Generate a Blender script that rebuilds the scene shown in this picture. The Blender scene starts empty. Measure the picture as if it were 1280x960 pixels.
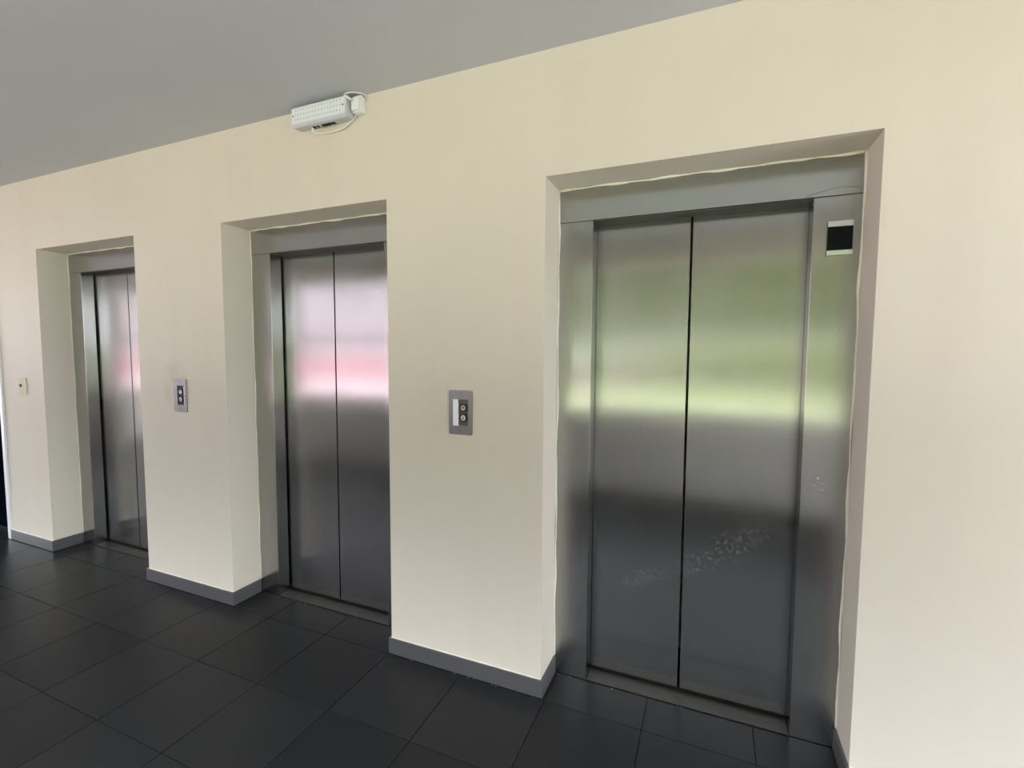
import bpy, bmesh, math, random
from mathutils import Vector, Matrix
random.seed(7)
S = bpy.context.scene
C = S.collection

# ------------------------------------------------------------------ camera
FPX = 600.12
yaw, pitch, roll = math.radians(22.78), math.radians(-3.915), math.radians(0.305)
F = Vector((-math.sin(yaw)*math.cos(pitch), math.cos(yaw)*math.cos(pitch), math.sin(pitch)))
R = Vector((math.cos(yaw), math.sin(yaw), 0)); U = R.cross(F)
R2 = R*math.cos(roll)+U*math.sin(roll); U2 = -R*math.sin(roll)+U*math.cos(roll)
cam = bpy.data.cameras.new('camera'); camo = bpy.data.objects.new('camera', cam); C.objects.link(camo)
cam.sensor_fit = 'HORIZONTAL'; cam.sensor_width = 36; cam.lens = 36*FPX/1280; cam.clip_start = .02
M = Matrix((R2, U2, -F)).transposed().to_4x4(); M.translation = (0, -1.8497, 1.471)
camo.matrix_world = M
S.camera = camo

# ------------------------------------------------------------------ light
wd = bpy.data.worlds.new('sky'); S.world = wd; wd.use_nodes = True
bg = wd.node_tree.nodes['Background']
bg.inputs[0].default_value = (0.86, 0.92, 1.0, 1); bg.inputs[1].default_value = 2.45
sun = bpy.data.lights.new('sun', 'SUN'); suno = bpy.data.objects.new('sun', sun); C.objects.link(suno)
sun.energy = 6.0; sun.angle = math.radians(1.0); sun.color = (1, .97, .93)
sd = Vector((0.12, -0.62, -0.80))            # travels out over the roof, away from the lobby
suno.rotation_euler = sd.to_track_quat('-Z', 'Y').to_euler(); suno.location = (0, 6, 12)
vs = S.view_settings
vs.view_transform = 'Standard'; vs.look = 'None'; vs.gamma = 1; vs.use_curve_mapping = False
vs.exposure = 2.14

# ------------------------------------------------------------------ materials
def nt(name):
    m = bpy.data.materials.new(name); m.use_nodes = True
    t = m.node_tree; return m, t, t.nodes['Principled BSDF']
def N(t, kind, **kw):
    n = t.nodes.new(kind)
    for k, v in kw.items():
        if k in n.inputs: n.inputs[k].default_value = v
        else: setattr(n, k, v)
    return n
def plain(name, col, rough=.5, metal=0, var=.06, scale=30, bump=0, spec=.5):
    m, t, b = nt(name)
    tc = N(t, 'ShaderNodeTexCoord'); no = N(t, 'ShaderNodeTexNoise', Scale=scale, Detail=4.0)
    t.links.new(tc.outputs['Object'], no.inputs['Vector'])
    mx = N(t, 'ShaderNodeMix', data_type='RGBA')
    mx.inputs[6].default_value = (*[c*(1-var) for c in col], 1); mx.inputs[7].default_value = (*[min(1, c*(1+var)) for c in col], 1)
    t.links.new(no.outputs['Fac'], mx.inputs[0]); t.links.new(mx.outputs[2], b.inputs['Base Color'])
    b.inputs['Roughness'].default_value = rough; b.inputs['Metallic'].default_value = metal
    b.inputs['Specular IOR Level'].default_value = spec
    if bump:
        bp = N(t, 'ShaderNodeBump', Strength=bump, Distance=.002)
        t.links.new(no.outputs['Fac'], bp.inputs['Height']); t.links.new(bp.outputs[0], b.inputs['Normal'])
    return m
def paint(name, col, rough=.55, var=.025):
    """roller-painted plaster: broad tone drift, faint grime, fine orange peel"""
    m, t, b = nt(name)
    tc = N(t, 'ShaderNodeTexCoord')
    n1 = N(t, 'ShaderNodeTexNoise', Scale=1.3, Detail=3.0); n2 = N(t, 'ShaderNodeTexNoise', Scale=14.0, Detail=6.0)
    n3 = N(t, 'ShaderNodeTexNoise', Scale=260.0, Detail=2.0)
    for n in (n1, n2, n3): t.links.new(tc.outputs['Object'], n.inputs['Vector'])
    ad = N(t, 'ShaderNodeMath', operation='MULTIPLY_ADD'); ad.inputs[1].default_value = .35
    t.links.new(n2.outputs['Fac'], ad.inputs[0]); t.links.new(n1.outputs['Fac'], ad.inputs[2])
    mr = N(t, 'ShaderNodeMapRange'); mr.inputs[1].default_value = .4; mr.inputs[2].default_value = .95
    t.links.new(ad.outputs[0], mr.inputs[0])
    mx = N(t, 'ShaderNodeMix', data_type='RGBA')
    mx.inputs[6].default_value = (*[c*(1-var) for c in col], 1); mx.inputs[7].default_value = (*[c*(1+var) for c in col], 1)
    t.links.new(mr.outputs[0], mx.inputs[0]); t.links.new(mx.outputs[2], b.inputs['Base Color'])
    b.inputs['Roughness'].default_value = rough; b.inputs['Specular IOR Level'].default_value = .35
    bp = N(t, 'ShaderNodeBump', Strength=.12, Distance=.001)
    t.links.new(n3.outputs['Fac'], bp.inputs['Height']); t.links.new(bp.outputs[0], b.inputs['Normal'])
    return m
def wallpaint(name, col):
    m = paint(name, col); t = m.node_tree; b = t.nodes['Principled BSDF']
    src = b.inputs['Base Color'].links[0].from_socket
    tc = N(t, 'ShaderNodeTexCoord')
    # faint vertical run marks, pinkish
    mp = N(t, 'ShaderNodeMapping'); mp.inputs['Scale'].default_value = (5, 5, .35); t.links.new(tc.outputs['Object'], mp.inputs[0])
    n = N(t, 'ShaderNodeTexNoise', Scale=1.0, Detail=4.0); t.links.new(mp.outputs[0], n.inputs['Vector'])
    r = N(t, 'ShaderNodeMapRange'); r.inputs[1].default_value = .48; r.inputs[2].default_value = .72; r.inputs[4].default_value = .3; t.links.new(n.outputs['Fac'], r.inputs[0])
    mx = N(t, 'ShaderNodeMix', data_type='RGBA'); mx.inputs[7].default_value = (col[0]*.95, col[1]*.91, col[2]*.94, 1)
    t.links.new(r.outputs[0], mx.inputs[0]); t.links.new(src, mx.inputs[6])
    # hand grime around the two call panels
    sp = N(t, 'ShaderNodeSeparateXYZ'); t.links.new(tc.outputs['Object'], sp.inputs[0])
    g = N(t, 'ShaderNodeTexNoise', Scale=9.0, Detail=5.0); t.links.new(tc.outputs['Object'], g.inputs['Vector'])
    def mth(op, *a):
        q = N(t, 'ShaderNodeMath', operation=op)
        for i, v in enumerate(a):
            if isinstance(v, (int, float)): q.inputs[i].default_value = v
            else: t.links.new(v, q.inputs[i])
        return q.outputs[0]
    tot = 0.0
    for cx, cz, rx, rz, w in ((-2.95, 1.25, .14, .17, .55), (-1.05, 1.22, .16, .2, .16)):
        e = mth('ADD', mth('POWER', mth('ABSOLUTE', mth('DIVIDE', mth('SUBTRACT', sp.outputs[0], cx), rx)), 2.0), mth('POWER', mth('ABSOLUTE', mth('DIVIDE', mth('SUBTRACT', sp.outputs[2], cz), rz)), 2.0))
        k = N(t, 'ShaderNodeMapRange'); k.inputs[1].default_value = 1.0; k.inputs[2].default_value = 0.0; k.inputs[4].default_value = w; t.links.new(e, k.inputs[0])
        tot = mth('ADD', tot, k.outputs[0])
    gm = N(t, 'ShaderNodeMapRange'); gm.inputs[1].default_value = .35; gm.inputs[2].default_value = .7; t.links.new(g.outputs['Fac'], gm.inputs[0])
    f = mth('MULTIPLY', tot, gm.outputs[0])
    m2 = N(t, 'ShaderNodeMix', data_type='RGBA'); m2.inputs[7].default_value = (col[0]*.62, col[1]*.58, col[2]*.55, 1)
    t.links.new(f, m2.inputs[0]); t.links.new(mx.outputs[2], m2.inputs[6]); t.links.new(m2.outputs[2], b.inputs['Base Color'])
    return m
def steel(name, col=(.42, .418, .41), rough=.21, aniso=.92, smudge=0, spots=()):
    """brushed stainless, grain running up the sheet (uv u = across)"""
    m, t, b = nt(name)
    tc = N(t, 'ShaderNodeTexCoord'); tg = N(t, 'ShaderNodeTangent', direction_type='UV_MAP', uv_map='UVMap')
    t.links.new(tg.outputs[0], b.inputs['Tangent'])
    mp = N(t, 'ShaderNodeMapping'); mp.inputs['Scale'].default_value = (420, 420, 3)
    t.links.new(tc.outputs['Object'], mp.inputs[0])
    g = N(t, 'ShaderNodeTexNoise', Scale=1.0, Detail=3.0); t.links.new(mp.outputs[0], g.inputs['Vector'])
    cl = N(t, 'ShaderNodeTexNoise', Scale=5.0, Detail=5.0, Roughness=.6); t.links.new(tc.outputs['Object'], cl.inputs['Vector'])
    mx = N(t, 'ShaderNodeMix', data_type='RGBA')
    mx.inputs[6].default_value = (*[c*.93 for c in col], 1); mx.inputs[7].default_value = (*[c*1.07 for c in col], 1)
    t.links.new(g.outputs['Fac'], mx.inputs[0])
    mr = N(t, 'ShaderNodeMapRange'); mr.inputs[1].default_value = .3; mr.inputs[2].default_value = .7
    mr.inputs[3].default_value = rough*.9; mr.inputs[4].default_value = rough*1.15
    t.links.new(cl.outputs['Fac'], mr.inputs[0])
    colour = mx.outputs[2]; rg = mr.outputs[0]
    if spots:
        # pale dried flecks inside soft ellipses (centre x, z, radius x, z, slope) in object space
        sp = N(t, 'ShaderNodeSeparateXYZ'); t.links.new(tc.outputs['Object'], sp.inputs[0])
        fl = N(t, 'ShaderNodeTexNoise', Scale=85.0, Detail=5.0, Roughness=.7); t.links.new(tc.outputs['Object'], fl.inputs['Vector'])
        fm = N(t, 'ShaderNodeMapRange'); fm.inputs[1].default_value = .50; fm.inputs[2].default_value = .62; t.links.new(fl.outputs['Fac'], fm.inputs[0])
        tot = None
        for (cx, cz, rx, rz, sl) in spots:
            def mth(op, a, b_=None):
                n = N(t, 'ShaderNodeMath', operation=op)
                for i, v in enumerate((a, b_)):
                    if v is None: continue
                    if isinstance(v, (int, float)): n.inputs[i].default_value = v
                    else: t.links.new(v, n.inputs[i])
                return n.outputs[0]
            dx = mth('SUBTRACT', sp.outputs[0], cx); dz = mth('SUBTRACT', mth('SUBTRACT', sp.outputs[2], cz), mth('MULTIPLY', dx, sl))
            e = mth('ADD', mth('POWER', mth('ABSOLUTE', mth('DIVIDE', dx, rx)), 2.0), mth('POWER', mth('ABSOLUTE', mth('DIVIDE', dz, rz)), 2.0))
            k = N(t, 'ShaderNodeMapRange'); k.inputs[1].default_value = 1.0; k.inputs[2].default_value = .1; t.links.new(e, k.inputs[0])
            tot = k.outputs[0] if tot is None else mth('MAXIMUM', tot, k.outputs[0])
        mk = N(t, 'ShaderNodeMath', operation='MULTIPLY'); t.links.new(tot, mk.inputs[0]); t.links.new(fm.outputs[0], mk.inputs[1])
        mk2 = N(t, 'ShaderNodeMath', operation='MULTIPLY'); mk2.inputs[1].default_value = smudge; t.links.new(mk.outputs[0], mk2.inputs[0])
        me = N(t, 'ShaderNodeMapRange'); me.inputs[3].default_value = 1; me.inputs[4].default_value = 0; t.links.new(mk2.outputs[0], me.inputs[0])
        t.links.new(me.outputs[0], b.inputs['Metallic'])
        wm = N(t, 'ShaderNodeMix', data_type='RGBA'); wm.inputs[7].default_value = (.9, .9, .88, 1)
        t.links.new(mk2.outputs[0], wm.inputs[0]); t.links.new(colour, wm.inputs[6]); colour = wm.outputs[2]
    else:
        b.inputs['Metallic'].default_value = 1
    t.links.new(colour, b.inputs['Base Color']); t.links.new(rg, b.inputs['Roughness'])
    b.inputs['Anisotropic'].default_value = aniso
    return m
def tilemat():
    m, t, b = nt('charcoal_porcelain')
    tc = N(t, 'ShaderNodeTexCoord'); oi = N(t, 'ShaderNodeObjectInfo')
    no = N(t, 'ShaderNodeTexNoise', Scale=160.0, Detail=3.0); n2 = N(t, 'ShaderNodeTexNoise', Scale=4.0, Detail=5.0)
    t.links.new(tc.outputs['Object'], no.inputs['Vector']); t.links.new(tc.outputs['Object'], n2.inputs['Vector'])
    a = N(t, 'ShaderNodeMath', operation='MULTIPLY_ADD'); a.inputs[1].default_value = .5
    t.links.new(no.outputs['Fac'], a.inputs[0]); t.links.new(oi.outputs['Random'], a.inputs[2])
    mr = N(t, 'ShaderNodeMapRange'); mr.inputs[2].default_value = 1.5; t.links.new(a.outputs[0], mr.inputs[0])
    mx = N(t, 'ShaderNodeMix', data_type='RGBA')
    mx.inputs[6].default_value = (.0140, .0140, .0150, 1); mx.inputs[7].default_value = (.0200, .0200, .0212, 1)
    t.links.new(mr.outputs[0], mx.inputs[0]); t.links.new(mx.outputs[2], b.inputs['Base Color'])
    r = N(t, 'ShaderNodeMapRange'); r.inputs[3].default_value = .25; r.inputs[4].default_value = .36
    t.links.new(n2.outputs['Fac'], r.inputs[0]); t.links.new(r.outputs[0], b.inputs['Roughness'])
    b.inputs['Specular IOR Level'].default_value = .12
    bp = N(t, 'ShaderNodeBump', Strength=.08, Distance=.001); t.links.new(no.outputs['Fac'], bp.inputs['Height']); t.links.new(bp.outputs[0], b.inputs['Normal'])
    return m

MAT = dict(
    wall=wallpaint('cream_paint', (.70, .635, .54)),
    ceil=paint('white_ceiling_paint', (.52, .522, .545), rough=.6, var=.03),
    parapet=paint('grey_render', (.62, .60, .58)),
    grout=plain('dark_grout', (.008, .008, .008), .9),
    tile=tilemat(),
    skirt=plain('grey_skirting_tile', (.09, .086, .09), .30, var=.08, scale=12),
    steel=steel('brushed_steel'),
    steel_flecked=steel('brushed_steel_flecked', smudge=.24, spots=((.17, .675, .21, .10, .62), (.05, .585, .10, .07, .3))),
    steel_faint=steel('brushed_steel_faint_flecks', smudge=.15, spots=((-.15, .495, .18, .06, .45),)),
    steel_jamb_flecked=steel('brushed_steel_jamb_flecked', smudge=.42, spots=((.455, .985, .055, .075, -.3),)),
    sill=plain('worn_aluminium_sill', (.05, .047, .042), .5, .35, var=.25, scale=25),
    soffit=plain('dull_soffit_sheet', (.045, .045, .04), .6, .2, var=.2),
    chrome=plain('chrome', (.78, .80, .80), .18, 1, var=.05),
    black=plain('black_plastic', (.008, .008, .009), .5, var=.2, spec=.2),
    glass=plain('black_display_glass', (.004, .006, .006), .15, var=.1, spec=.12),
    plate=plain('satin_steel_plate', (.22, .22, .223), .38, .8, var=.1, scale=60),
    well=plain('dark_button_well', (.10, .10, .085), .5, .5, var=.15),
    button=plain('brass_button', (.46, .37, .33), .35, .4, var=.1),
    button_grey=plain('grey_button', (.50, .50, .48), .35, .3, var=.1),
    mark=plain('engraved_mark', (.03, .02, .02), .6),
    paper=plain('white_paper', (.85, .86, .92), .8, var=.05, scale=90),
    white=plain('white_plastic', (.80, .81, .82), .4, var=.03),
    bezel=plain('clear_grey_plastic', (.56, .57, .59), .3, var=.04),
    lens=plain('led_reflector', (.74, .78, .80), .3, var=.04),
    led=plain('led_bead', (.55, .58, .60), .25, var=.05),
    cable=plain('cream_cable', (.78, .76, .68), .5, var=.04),
    beige=plain('beige_plastic', (.56, .47, .32), .5, var=.06),
    red=plain('dark_red_plastic', (.12, .02, .02), .4),
    caulk=plain('cream_caulk', (.80, .78, .66), .6, var=.1, scale=70),
    debris=plain('grey_mortar_crumbs', (.30, .29, .27), .9, var=.3),
    alu=plain('white_aluminium', (.80, .81, .84), .35, .2, var=.03),
    navy=plain('dark_navy_panel', (.003, .004, .008), .9, var=.2, spec=0),
    rail=plain('dark_rail', (.09, .09, .10), .45, .3),
    grass=plain('sunlit_grass', (0.105, 0.124, 0.045), .9, var=.2, scale=1.5),
    drygrass=plain('short_dry_grass', (.27, .292, .185), .9, var=.15, scale=3),
    warmpaving=plain('pinkish_paving', (0.223, 0.174, 0.192), .9, var=.12, scale=2),
    terrace=plain('pale_bounce_terrace', (.45, .445, .44), .9, var=.06, scale=2),
    paving=plain('grey_paving', (.15, .145, .14), .9, var=.12, scale=2),
    leaf=plain('tree_foliage', (.056, .068, .020), .7, var=.4, scale=2.2),
    bark=plain('tree_bark', (.12, .09, .06), .9, var=.3, scale=8),
    facade=paint('pale_pink_facade', (0.167, 0.140, 0.155), rough=.8),
    pink=paint('pink_plinth_paint', (0.211, 0.087, 0.112), rough=.8),
    winglass=plain('dark_window_pane', (.03, .035, .04), .1),
    roofmat=plain('roof_grey', (.35, .33, .32), .8),
)

# ------------------------------------------------------------------ mesh helpers
class MB:
    def __init__(self): self.bm = bmesh.new()
    def box(self, x0, x1, y0, y1, z0, z1, bev=0, seg=1):
        b = bmesh.new()
        bmesh.ops.create_cube(b, size=1)
        for v in b.verts: v.co = Vector((x0+(v.co.x+.5)*(x1-x0), y0+(v.co.y+.5)*(y1-y0), z0+(v.co.z+.5)*(z1-z0)))
        if bev: bmesh.ops.bevel(b, geom=b.edges[:], offset=bev, segments=seg, profile=.5, affect='EDGES')
        return self.merge(b)
    def merge(self, b):
        me = bpy.data.meshes.new('t'); b.to_mesh(me); b.free(); self.bm.from_mesh(me); bpy.data.meshes.remove(me); return self
    def rounded_plate(self, cx, cz, w, h, r, y0, y1, seg=6, bev=.0012):
        b = bmesh.new(); pts = []
        for (sx, sz, a0) in ((1, 1, 0), (-1, 1, 90), (-1, -1, 180), (1, -1, 270)):
            for k in range(seg+1):
                a = math.radians(a0+90*k/seg); pts.append((cx+sx*(w/2-r)+r*math.cos(a), cz+sz*(h/2-r)+r*math.sin(a)))
        vs_ = [b.verts.new((x, y1, z)) for x, z in pts]; f = b.faces.new(vs_)
        ex = bmesh.ops.extrude_face_region(b, geom=[f])
        top = [g for g in ex['geom'] if isinstance(g, bmesh.types.BMVert)]
        for v in top: v.co.y = y0
        bmesh.ops.recalc_face_normals(b, faces=b.faces[:])
        if bev:
            fe = [e for e in b.edges if all(abs(v.co.y-y0) < 1e-7 for v in e.verts)]
            bmesh.ops.bevel(b, geom=fe, offset=bev, segments=2, profile=.5, affect='EDGES')
        return self.merge(b)
    def disc(self, cx, cz, r, y0, y1, n=24, rtop=None, hole=0):
        rt = rtop or r; b = bmesh.new()
        ring = lambda rad, y: [b.verts.new((cx+rad*math.cos(2*math.pi*k/n), y, cz+rad*math.sin(2*math.pi*k/n))) for k in range(n)]
        A, B = ring(r, y1), ring(rt, y0)
        for k in range(n): b.faces.new((A[k], A[(k+1) % n], B[(k+1) % n], B[k]))
        if hole:
            Cc, D = ring(hole, y0), ring(hole, y1)
            for k in range(n):
                b.faces.new((B[k], B[(k+1) % n], Cc[(k+1) % n], Cc[k])); b.faces.new((Cc[k], Cc[(k+1) % n], D[(k+1) % n], D[k]))
                b.faces.new((D[k], D[(k+1) % n], A[(k+1) % n], A[k]))
        else:
            b.faces.new(B); b.faces.new(A[::-1])
        bmesh.ops.recalc_face_normals(b, faces=b.faces[:])
        return self.merge(b)
    def tube(self, pts, rad, n=8):
        b = bmesh.new(); pts = [Vector(p) for p in pts]; rings = []
        for i, p in enumerate(pts):
            tdir = (pts[min(i+1, len(pts)-1)]-pts[max(i-1, 0)]).normalized()
            up = Vector((0, 1, 0)) if abs(tdir.y) < .9 else Vector((1, 0, 0))
            s = tdir.cross(up).normalized(); u = s.cross(tdir)
            r_ = rad[i] if isinstance(rad, (list, tuple)) else rad
            rings.append([b.verts.new(p+s*r_*math.cos(2*math.pi*k/n)+u*r_*math.sin(2*math.pi*k/n)) for k in range(n)])
        for a, c in zip(rings, rings[1:]):
            for k in range(n): b.faces.new((a[k], a[(k+1) % n], c[(k+1) % n], c[k]))
        b.faces.new(rings[0][::-1]); b.faces.new(rings[-1])
        bmesh.ops.recalc_face_normals(b, faces=b.faces[:])
        return self.merge(b)
    def build(self, name, mat, parent=None, smooth=False, org=None):
        """verts are given in world space; the mesh is stored relative to org (or to the parent's place)"""
        if org is None: org = WORLD.get(parent.name, Vector((0, 0, 0))) if parent else Vector((0, 0, 0))
        org = Vector(org)
        bmesh.ops.translate(self.bm, verts=self.bm.verts[:], vec=-org)
        uv = self.bm.loops.layers.uv.new('UVMap')
        self.bm.normal_update()
        for f in self.bm.faces:
            nx, ny, nz = (abs(c) for c in f.normal)
            for l in f.loops:
                c = l.vert.co
                l[uv].uv = (c.y, c.z) if nx > max(ny, nz) else ((c.x, c.z) if ny >= nz else (c.x, c.y))
        me = bpy.data.meshes.new(name); self.bm.to_mesh(me); self.bm.free()
        me.materials.append(MAT[mat])
        if smooth:
            for p in me.polygons: p.use_smooth = True
        o = bpy.data.objects.new(name, me); C.objects.link(o)
        if parent:
            o.parent = parent; o.location = org-WORLD.get(parent.name, Vector((0, 0, 0)))
        else: o.location = org
        WORLD[o.name] = org
        return o
WORLD = {}
def thing(name, loc, label, cat, group=None):
    o = bpy.data.objects.new(name, None); C.objects.link(o); o.location = loc; o.empty_display_size = .1
    WORLD[o.name] = Vector(loc)
    return tag(o, label, cat, group)
def tag(o, label, cat, group=None):
    o['label'] = label; o['category'] = cat
    if group: o['group'] = group
    return o
def struct(o, label, cat):
    o['kind'] = 'structure'; return tag(o, label, cat)
def copy_tree(o, parent=None):
    c = o.copy(); C.objects.link(c); c.parent = parent
    for ch in [x for x in bpy.data.objects if x.parent == o]: copy_tree(ch, c)
    return c

# ------------------------------------------------------------------ measures (metres; elevator wall is y = 0, x runs along it)
OPEN = [(-4.387, -3.281), (-2.509, -1.405), (-.637, .462)]      # recesses in the wall
ZT, ZC, D0, D1 = 2.162, 2.642, .178, .265                        # recess head, ceiling, frame face, door face
XL, XR, XE, YW = -4.957, 2.6, -9.6, -2.72                       # wall end, end wall, far end, window wall
HB, TB = .079, .011                                              # skirting

# ------------------------------------------------------------------ the room
b = MB()
edges = [XL]+[e for o in OPEN for e in o]+[XR+.2]
for i in range(0, len(edges), 2): b.box(edges[i], edges[i+1], 0, .60, 0, ZT)
b.box(XL, XR+.2, 0, .60, ZT, ZC); b.box(XL, XR+.2, .60, .72, 0, ZC)
# small plaster scab beside the left recess and a nail head under the ceiling
wall = struct(b.build('wall_back', 'wall'), 'cream painted plaster wall with three deep elevator recesses', 'wall')
m = MB(); m.disc(-4.372, .341, .006, -.0015, .002, 7, .003); m.build('paint_chip', 'beige', wall)
m = MB(); m.disc(-2.367, 2.598, .007, -.0015, .002, 7, .003); m.build('paint_chip', 'beige', wall)

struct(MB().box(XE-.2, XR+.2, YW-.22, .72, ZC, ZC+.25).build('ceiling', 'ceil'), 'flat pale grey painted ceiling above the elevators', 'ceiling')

fl = MB().box(XE-.2, XR+.2, YW-.14, .72, -.30, -.0045).build('floor', 'grout')
struct(fl, 'floor of large charcoal square tiles with thin dark joints', 'floor')
TS, X0, Y0, GAP = .3999, -1.0154, -.0157, .0019
tile_cache = {}
def tile(x0, x1, y0, y1):
    w, d = round(x1-x0, 4), round(y1-y0, 4)
    if w < .02 or d < .02: return
    if (w, d) not in tile_cache:
        o = MB().box(x0+GAP, x1-GAP, y0+GAP, y1-GAP, -.006, 0).build('tile', 'tile', fl, org=((x0+x1)/2, (y0+y1)/2, 0))
        tile_cache[(w, d)] = o.data
    else:
        o = bpy.data.objects.new('tile', tile_cache[(w, d)]); C.objects.link(o); o.parent = fl; o.location = ((x0+x1)/2, (y0+y1)/2, 0)
xs = [X0+TS*i for i in range(-21, 11)]
for x0, x1 in zip(xs, xs[1:]):
    x1 = min(x1, XR)
    for j in range(7):
        y1 = Y0-TS*j; tile(x0, x1, max(y1-TS, YW), y1)
    for a, c in OPEN+[(XE, XL-.045)]:                            # cut pieces inside the recesses
        tile(max(x0, a+TB), min(x1, c-TB), Y0, D0-.002)

def skirting(name, x0, x1, wrap0, wrap1, label):
    """skirting along the pier front with returns into the recesses"""
    b = MB(); pts = []
    if wrap0: pts += [(x0, D0-.002), (x0, 0)]
    else: pts += [(x0, 0)]
    if wrap1: pts += [(x1, 0), (x1, D0-.002)]
    else: pts += [(x1, 0)]
    L = x0-TB if wrap0 else x0; Rr = x1+TB if wrap1 else x1
    b.box(L, Rr, -TB, -.0005, .002, HB, .0015)
    if wrap0: b.box(x0-TB, x0-.0005, -.0005, D0-.002, .002, HB, .0015)
    if wrap1: b.box(x1+.0005, x1+TB, -.0005, D0-.002, .002, HB, .0015)
    o = struct(b.build(name, 'skirt'), label, 'baseboard')
    # thin cream line of filler along the top edge
    c = MB(); n = max(6, int((x1-x0)/.04)); 
    c.tube([(x0+(x1-x0)*k/n, -.003, HB+.0005) for k in range(n+1)], [.0018+.0016*random.random() for _ in range(n+1)], 6)
    c.build('filler_line', 'caulk', o)
skirting('baseboard_left', XL, OPEN[0][0], False, True, 'short grey skirting beside the dark doorway at the wall end')
skirting('baseboard_mid_left', OPEN[0][1], OPEN[1][0], True, True, 'grey skirting under the call panel with a black button well')
skirting('baseboard_mid_right', OPEN[1][1], OPEN[2][0], True, True, 'grey skirting under the call panel with a white paper strip')
skirting('baseboard_right', OPEN[2][1], XR, True, False, 'grey skirting on the far side of the elevator with a display')

# crumbs of mortar left along the skirting foot
for k in range(26):
    x = random.choice([random.uniform(-1.38, -.66), random.uniform(-.64, .44), random.uniform(-2.5, -1.45)])
    inside = any(a+.02 < x < c-.02 for a, c in OPEN)
    y = random.uniform(D0-.012, D0-.006) if inside else -TB-random.uniform(.002, .006)
    r = random.uniform(.0012, .003)
    bm_ = bmesh.new(); bmesh.ops.create_icosphere(bm_, subdivisions=1, radius=r)
    for v in bm_.verts: v.co *= random.uniform(.7, 1.2); v.co += Vector((x, y, r*.6))
    MB().merge(bm_).build('mortar_crumb', 'debris', fl)

# wall end: white aluminium corner post and near-black door panels that keep the space beyond dark
struct(MB().box(XL-.042, XL-.001, -.012, .60, 0, ZC, .003).build('trim_1', 'alu'), 'white aluminium corner post at the left end of the wall', 'trim')
dr = thing('door_1', (-6.2, .1, 0), 'dark navy door panel put in beyond the white corner post to keep that end dark', 'door'); dr['kind'] = 'structure'
MB().box(-5.60, -5.004, .10, .14, .004, 2.2, .004).build('door_leaf', 'navy', dr)
MB().box(-6.20, -5.606, .10, .14, .004, 2.2, .004).build('door_leaf', 'navy', dr)
MB().box(-6.25, -5.004, .09, .16, 2.205, ZC).build('transom_panel', 'navy', dr)
struct(MB().box(XE, -6.26, .10, .40, 0, ZC).build('wall_far_left', 'wall'), 'cream wall continuing past the dark door', 'wall')

# window side behind the camera: waist-high parapet, posts, lintel; open to the garden
b = MB().box(XE, XR, YW-.14, YW, 0, .855)
struct(b.build('wall_front', 'parapet'), 'waist high grey rendered parapet along the open side', 'wall')
struct(MB().box(XE, XR, YW-.14, YW, 2.36, ZC).build('wall_front_lintel', 'wall'), 'lintel over the open side facing the elevators', 'wall')
for k, px in enumerate((-2.75, -6.6)):
    struct(MB().box(px-.11, px+.11, YW-.14, YW, .855, 2.36).build('trim_%d' % (k+2), 'wall'), 'cream post between two bays of the open side', 'post')['group'] = 'posts of the open side'
for (x0, x1, lab) in ((-6.49, -2.86, 'dark horizontal guard rail between the two cream posts'), (-9.6, -6.71, 'dark horizontal guard rail running from a post to the far end wall')):
    tag(MB().tube([(x0+.001, YW-.07, 1.62), (x1-.001, YW-.07, 1.62)], .022, 12).build('guard_rail', 'rail', smooth=True), lab, 'railing', 'guard rails of the open side')
# end wall with a tall open doorway; far-end doorway added to brighten the left
b = MB(); b.box(XR, XR+.2, -.28, 0, 0, ZC); b.box(XR, XR+.2, YW-.14, -1.65, 0, ZC); b.box(XR, XR+.2, -1.65, -.28, 2.35, ZC)
struct(b.build('wall_right', 'wall'), 'cream end wall with a tall open doorway to the outside', 'wall')
b = MB(); b.box(XE-.2, XE, YW-.14, -2.5, 0, ZC); b.box(XE-.2, XE, -.35, .4, 0, ZC); b.box(XE-.2, XE, -2.5, -.35, 2.4, ZC)
struct(b.build('wall_left', 'wall'), 'cream wall at the far end of the lobby with an open doorway added to let light in', 'wall')

# ------------------------------------------------------------------ elevators
A, Bx = OPEN[2]
cx = (A+Bx)/2; seam = cx-.0115; JW = .152
el = thing('elevator', (cx, D0, 0), 'brushed steel elevator with a small black display on its right jamb', 'elevator', 'elevators along the lobby wall')
hb_ = MB().box(A+.0015, Bx-.0015, D0, D0+.14, 2.0215, ZT-.0015, .0012)
head = hb_.build('header', 'steel', el)
lj = MB().box(A+.0015, A+JW, D0, D1-.011, .0005, 2.0200, .0018, 2).build('jamb', 'steel', el)
rj = MB().box(Bx-JW, Bx-.0015, D0, D1-.011, .0005, 2.0200, .0018, 2).build('jamb', 'steel', el)
lpn = MB().box(A+JW-.03, seam-.0045, D1, D1+.03, .019, 2.05, .0012).build('door_panel', 'steel', el)
rp = MB().box(seam+.0045, Bx-JW+.03, D1, D1+.03, .019, 2.05, .0012).build('door_panel', 'steel', el)
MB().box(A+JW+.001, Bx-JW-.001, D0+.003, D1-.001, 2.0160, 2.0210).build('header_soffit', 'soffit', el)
b = MB().box(A+JW+.0005, Bx-JW-.0005, D0+.001, D1-.004, .0003, .0055, .0008)
b.build('door_sill', 'sill', el)
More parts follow.
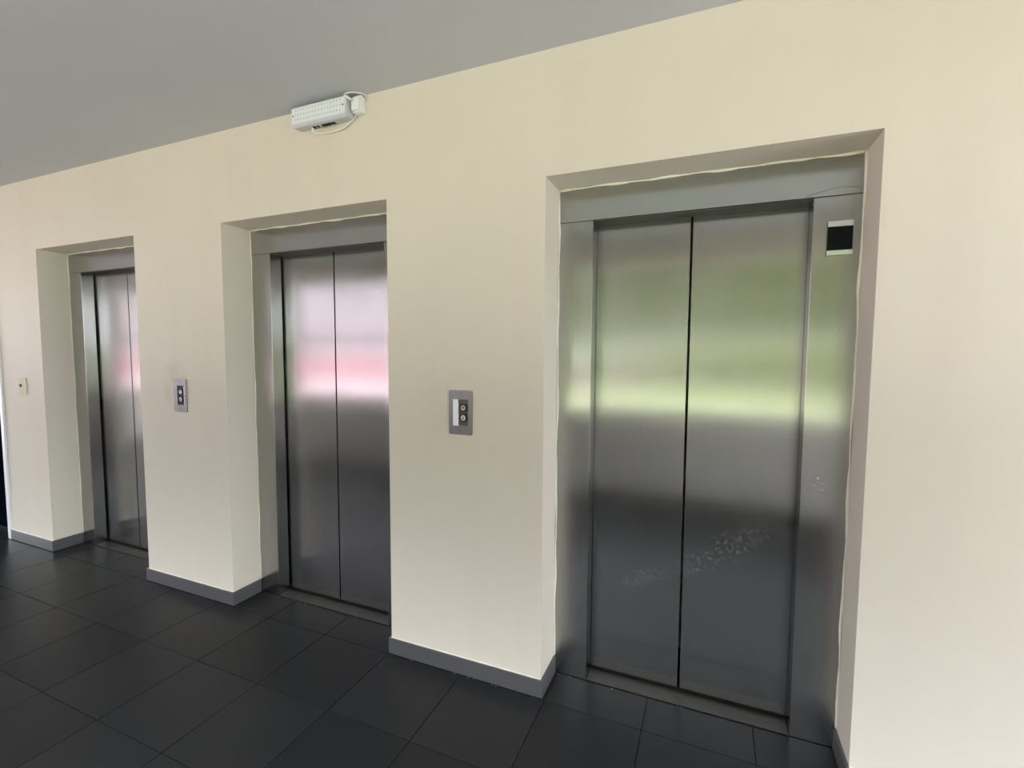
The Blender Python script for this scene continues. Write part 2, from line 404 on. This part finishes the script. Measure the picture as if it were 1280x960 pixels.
def bead(parent, a, c):
    """hand-run caulk where the steel frame meets the plaster"""
    def run(p0, p1, n):
        p0, p1 = Vector(p0), Vector(p1); r = []; pts = []
        ph = random.random()*9
        for k in range(n+1):
            t = k/n; w = .0012*math.sin(t*21+ph)+.0010*math.sin(t*53+ph*2)+random.uniform(-.0004, .0004)
            p = p0.lerp(p1, t); d = (p1-p0).normalized(); s = Vector((d.z, 0, -d.x))
            pts.append(p+s*w); r.append(.0042+.0016*math.sin(t*33+ph)+random.uniform(-.0006, .0008))
        MB().tube(pts, r, 6).build('caulk_bead', 'caulk', parent, smooth=True)
    y = D0-.001
    run((a+.003, y, HB+.004), (a+.003, y, ZT-.003), 70); run((a+.004, y, ZT-.0035), (c-.004, y, ZT-.0035), 44); run((c-.003, y, HB+.004), (c-.003, y, ZT-.003), 70)
bead(el, A, Bx)
E2 = copy_tree(el); E2.location.x = (OPEN[1][0]+OPEN[1][1])/2; E2['label'] = 'brushed steel elevator between the two call button panels'
E1 = copy_tree(el); E1.location.x = (OPEN[0][0]+OPEN[0][1])/2; E1['label'] = 'brushed steel elevator next to the small beige wall plate'
rp.data = rp.data.copy(); rp.data.materials[0] = MAT['steel_flecked']
lpn.data = lpn.data.copy(); lpn.data.materials[0] = MAT['steel_faint']
rj.data = rj.data.copy(); rj.data.materials[0] = MAT['steel_jamb_flecked']
# floor display of the nearest elevator
dp = MB().box(.355, .431, D0-.007, D0+.0005, 1.813, 1.931, .001).build('floor_display', 'black', el)
MB().box(.3565, .4295, D0-.0085, D0-.0065, 1.8315, 1.9105, .0006).build('display_glass', 'glass', dp)
for z0, z1 in ((1.8125, 1.8305), (1.9115, 1.9315)):
    MB().box(.3545, .4315, D0-.011, D0-.005, z0, z1, .0015, 2).build('end_cap', 'chrome', dp)
# lifted edge of protective film on the header
def cr(p, n=10):
    P = [Vector(q) for q in p]; P = [2*P[0]-P[1]]+P+[2*P[-1]-P[-2]]; out = []
    for i in range(1, len(P)-2):
        for k in range(n):
            t = k/n; a, b_, c, d = P[i-1:i+3]
            out.append(.5*((2*b_)+(c-a)*t+(2*a-5*b_+4*c-d)*t*t+(3*b_-a-3*c+d)*t**3))
    return out+[P[-2]]
MB().tube(cr([(.285, D0, 2.026), (.315, D0, 2.036), (.37, D0, 2.047), (.415, D0, 2.048), (.455, D0, 2.036)]), .0020, 8).build('film_edge', 'steel', head, smooth=True)

# ------------------------------------------------------------------ call button panels
def call_panel(cx, cz, label, well, papers, bx, mats):
    t = thing('call_panel', (cx, 0, cz), label, 'button panel', 'elevator call panels')
    w0, w1 = well
    # face plate with a real window in it
    b = MB()
    pw, ph, r = .1155, .196, .008
    bm_ = bmesh.new(); outer = []; seg = 6
    for (sx, sz, a0) in ((1, 1, 0), (-1, 1, 90), (-1, -1, 180), (1, -1, 270)):
        for k in range(seg+1):
            a = math.radians(a0+90*k/seg); outer.append((cx+sx*(pw/2-r)+r*math.cos(a), cz+sz*(ph/2-r)+r*math.sin(a)))
    zb, zt = cz-.057, cz+.058
    inner = [(cx+w1, zt), (cx+w0, zt), (cx+w0, zb), (cx+w1, zb)]
    def ring(pts, y): return [bm_.verts.new((x, y, z)) for x, z in pts]
    O0, O1, I0, I1 = ring(outer, -.004), ring(outer, -.0002), ring(inner, -.004), ring(inner, -.0002)
    n = len(O0)
    for k in range(n): bm_.faces.new((O0[k], O0[(k+1) % n], O1[(k+1) % n], O1[k]))
    for k in range(4): bm_.faces.new((I0[k], I1[k], I1[(k+1) % 4], I0[(k+1) % 4]))
    q = n//4
    for k in range(4):                                            # front face: four corner fans and four side strips
        c0 = k*q
        for s in range(q-1): bm_.faces.new((I0[k], O0[c0+s+1], O0[c0+s]))
        bm_.faces.new((I0[k], I0[(k+1) % 4], O0[(c0+q) % n], O0[c0+q-1]))
    bmesh.ops.recalc_face_normals(bm_, faces=bm_.faces[:])
    b.merge(bm_); b.build('face_plate', 'plate', t)
    MB().box(cx+w0+.0004, cx+w1-.0004, -.0016, -.0002, zb+.0004, zt-.0004).build('button_well', mats[0], t)
    for k, bz in enumerate((cz+.021, cz-.0225)):
        ringo = MB().disc(cx+bx, bz, .0182, -.0055, -.0015, 24, .0175, .0138).build('button_ring', mats[1], t)
        bt = MB().disc(cx+bx, bz, .0135, -.0068, -.0015, 24, .0125).build('call_button', mats[2+k], t)
        s = 1 if k == 0 else -1
        m = MB(); y = -.0072
        m.box(cx+bx-.001, cx+bx+.001, y, -.0066, bz-.0065, bz+.0065)
        for d in (-1, 1): m.tube([(cx+bx, y+.0004, bz+s*.0068), (cx+bx+d*.0055, y+.0004, bz+s*.001)], .0011, 5)
        m.build('arrow_mark', 'mark', bt)
    for bz in (cz+.0835, cz-.078):
        sc = MB().disc(cx-.001, bz, .0048, -.0056, -.0038, 14, .0036).build('screw', 'plate', t)
        MB().box(cx-.0042, cx+.0022, -.0060, -.0055, bz-.0006, bz+.0006).build('slot', 'mark', sc)
    for (p0, p1, q0, q1) in papers:
        bm_ = bmesh.new(); n = 16
        L = [bm_.verts.new((cx+p0+random.uniform(-.0006, .0006), -.0043, cz+q0+(q1-q0)*k/n)) for k in range(n+1)]
        Rr = [bm_.verts.new((cx+p1+random.uniform(-.0022, .0018), -.0043, cz+q0+(q1-q0)*k/n)) for k in range(n+1)]
        for k in range(n): bm_.faces.new((L[k], Rr[k], Rr[k+1], L[k+1]))
        ex = bmesh.ops.extrude_face_region(bm_, geom=bm_.faces[:])
        for v in ex['geom']:
            if isinstance(v, bmesh.types.BMVert): v.co.y = -.0047
        bmesh.ops.recalc_face_normals(bm_, faces=bm_.faces[:])
        MB().merge(bm_).build('paper_strip', 'paper', t)
    return t
call_panel(-1.0205, 1.2005, 'steel call panel with two buttons and a torn white paper strip', (-.008, .038), [(-.037, -.009, -.059, .058)], .0145, ('well', 'black', 'button', 'button_grey'))
call_panel(-2.9025, 1.2, 'steel call panel with buttons in a black well and stained wall beside it', (-.024, .033), [(.0345, .0415, -.056, -.004), (.0345, .0415, .002, .05)], .007, ('black', 'black', 'button_grey', 'button_grey'))

# ------------------------------------------------------------------ beige wall plate
t = thing('wall_plate', (-4.662, 0, 1.197), 'small beige wall plate with a dark red knob', 'wall plate')
MB().rounded_plate(-4.662, 1.197, .098, .122, .004, -.006, -.0003, bev=.0015).build('cover_plate', 'beige', t)
MB().disc(-4.688, 1.200, .013, -.012, -.0055, 16, .010).build('knob', 'red', t)
for dz in (-.045, .045): MB().disc(-4.640, 1.197+dz, .0035, -.0075, -.0055, 10, .003).build('screw', 'beige', t)

# ------------------------------------------------------------------ emergency light
lx0, lx1, lz0, lz1 = -1.905, -1.573, 2.534, 2.633
et = thing('emergency_light', ((lx0+lx1)/2, 0, lz0), 'white rectangular emergency light with LED panel, mounted below the ceiling', 'emergency light')
bm_ = bmesh.new()                                                # housing: section sloped in towards the wall at top and bottom
prof = [(-.0005, lz0+.006), (-.054, lz0), (-.064, lz0+.011), (-.064, lz1-.012), (-.052, lz1), (-.0005, lz1)]
e0 = [bm_.verts.new((lx0, y, z)) for y, z in prof]; e1 = [bm_.verts.new((lx1, y, z)) for y, z in prof]
for k in range(6): bm_.faces.new((e0[k], e0[(k+1) % 6], e1[(k+1) % 6], e1[k]))
bm_.faces.new(e0); bm_.faces.new(e1[::-1]); bmesh.ops.recalc_face_normals(bm_, faces=bm_.faces[:])
bmesh.ops.bevel(bm_, geom=bm_.edges[:], offset=.004, segments=2, profile=.5, affect='EDGES')
MB().merge(bm_).build('housing', 'bezel', et)
lp = MB().box(lx0+.004, lx1-.006, -.0675, -.0635, lz0+.013, lz1-.014, .0012).build('led_panel', 'lens', et)
m = MB()
for i in range(16):
    for j in range(3):
        x = lx0+.030+i*(lx1-lx0-.062)/15; z = lz0+.030+j*.0215
        m.disc(x, z, .0042, -.0695, -.0674, 8, .0025)
lo = m.build('led_beads', 'led', lp); lo['kind'] = 'stuff'
for x in (lx0+.014, lx1-.016): MB().disc(x, (lz0+lz1)/2, .0042, -.0690, -.0674, 10, .003).build('screw', 'mark', lp)
for x0, x1 in ((-1.800, -1.786), (-1.775, -1.764), (-1.745, -1.690), (-1.684, -1.668)):
    MB().box(x0, x1, -.040, -.022, lz0-.004, lz0+.005, .001).build('switch', 'black', et)
MB().box(-1.81, -1.655, -.046, -.016, lz0-.0012, lz0+.006, .001).build('switch_panel', 'bezel', et)
MB().tube(cr([(-1.80, -.035, lz0+.003), (-1.805, -.028, lz0-.022), (-1.74, -.018, lz0-.031), (-1.65, -.010, lz0-.026), (-1.60, -.010, lz0-.006), (-1.556, -.012, lz0+.022), (-1.552, -.012, lz0+.040)]), .0034, 8).build('power_cable', 'cable', et, smooth=True)
# wall socket with plug beside it
st = thing('wall_socket', (-1.538, 0, 2.556), 'white plug adaptor on the wall beside the emergency light', 'socket')
MB().box(-1.564, -1.514, -.034, -.0003, 2.556, 2.628, .004, 2).build('socket_box', 'white', st)
MB().box(-1.560, -1.518, -.047, -.0335, 2.560, 2.612, .004, 2).build('plug', 'white', st)
MB().tube(cr([(-1.545, -.048, 2.600), (-1.566, -.066, 2.612), (-1.585, -.060, 2.628)]), .0042, 8).build('plug_lead', 'cable', st, smooth=True)
MB().tube(cr([(-1.58, -.062, 2.632), (-1.555, -.050, 2.638), (-1.525, -.030, 2.639), (-1.508, -.006, 2.636), (-1.510, -.006, 2.622)]), .003, 8).build('feed_cable', 'cable', st, smooth=True)

# ------------------------------------------------------------------ outside, seen only as reflections in the steel and as daylight
struct(MB().box(-7.5, 70, -80, -13, -.6, -.30).build('ground_lawn', 'grass'), 'sunlit green lawn outside the open side', 'lawn')
struct(MB().box(-5.5, 1.8, -13, YW-.142, -.6, -.31).build('ground_apron', 'drygrass'), 'short dry grass between the open side and the lawn', 'lawn')
struct(MB().box(1.8, 70, -13, YW-.142, -.6, -.315).build('ground_path', 'paving'), 'grey path beside the dry grass', 'paving')
struct(MB().box(-7.5, -5.5, -13, YW-.142, -.6, -.315).build('ground_walk', 'warmpaving'), 'pinkish paved walk beside the dry grass', 'paving')
struct(MB().box(-90, -9.82, YW-.142, 60, -.6, -.32).build('ground_far_side', 'paving'), 'paved ground outside the far end of the lobby', 'paving')
struct(MB().box(-90, -7.5, -80, YW-.142, -.6, -.32).build('ground_paving', 'warmpaving'), 'pinkish paved yard outside beside the lawn', 'paving')
struct(MB().box(XR+.2, 70, YW-.142, 60, -.6, -.30).build('ground_side', 'terrace'), 'pale concrete terrace added outside the end doorway to bounce light in', 'paving')  # pale ground added so sunlight bounces onto the recess sides
def tree(x, y, h, rad, seed):
    rn = random.Random(seed)
    t = thing('tree', (x, y, -.30), 'leafy green tree standing on the lawn outside', 'tree', 'trees on the lawn')
    MB().tube([(x, y, -.3), (x+.1, y, h*.25), (x, y+.1, h*.55)], [.28, .22, .14], 8).build('trunk', 'bark', t)
    m = MB()
    for k in range(int(h*4.5)):
        a = rn.uniform(0, 6.283); rr = rad*rn.uniform(0, .75); z = rn.uniform(.16, .92)*h
        bb = bmesh.new(); bmesh.ops.create_icosphere(bb, subdivisions=3, radius=rad*rn.uniform(.38, .6))
        for v in bb.verts: v.co *= rn.uniform(.78, 1.18); v.co += Vector((x+rr*math.cos(a), y+rr*math.sin(a), z))
        m.merge(bb)
    m.build('crown', 'leaf', t)
for k, (x, y, h, r_) in enumerate([(-7+8.2*k, -28, 12+2*(k % 2), 2.7) for k in range(5)]+[(-12.6, -34.5, 16, 2.7)]+[(-3.8+10.66*k, -37, 22, 3.3) for k in range(5)]):  # rear row made tall and lone end tree added to cover the sky
    tree(x, y, h, r_, k)
hg = MB(); rn = random.Random(3)
for k in range(46):
    bb = bmesh.new(); bmesh.ops.create_icosphere(bb, subdivisions=3, radius=rn.uniform(.9, 1.25))
    x = -7.0+k*.95; y = -22.6+rn.uniform(-.4, .4); z = rn.uniform(.55, 1.5)
    for v in bb.verts: v.co *= rn.uniform(.82, 1.15); v.co += Vector((x, y, z)); v.co.z = max(v.co.z, -.298)
    hg.merge(bb)
tag(hg.build('hedge', 'leaf', org=(14, -22.6, -.3)), 'long leafy green hedge at the far edge of the lawn', 'hedge')
bl = thing('building', (-30, -24, -.32), 'pale pink building made tall to cover the sky, with a darker pink plinth across the yard', 'building')
MB().box(-60, -12.5, -28, -22, .95, 15.0).build('wall', 'facade', bl)  # height raised to block the sky over the yard
MB().box(-60, -12.45, -28, -21.95, -.31, .95).build('plinth', 'pink', bl)
MB().box(-60.3, -12.2, -28.3, -21.6, 15.0, 15.3).build('roof', 'roofmat', bl)
for z in (3.9, 7.4, 10.9):
    for k in range(8):
        x = -16-k*5.2
        w_ = MB().box(x-.7, x+.7, -22.0, -21.93, z, z+1.5).build('window', 'alu', bl)
        MB().box(x-.62, x+.62, -21.93, -21.91, z+.08, z+1.42).build('pane', 'winglass', w_)
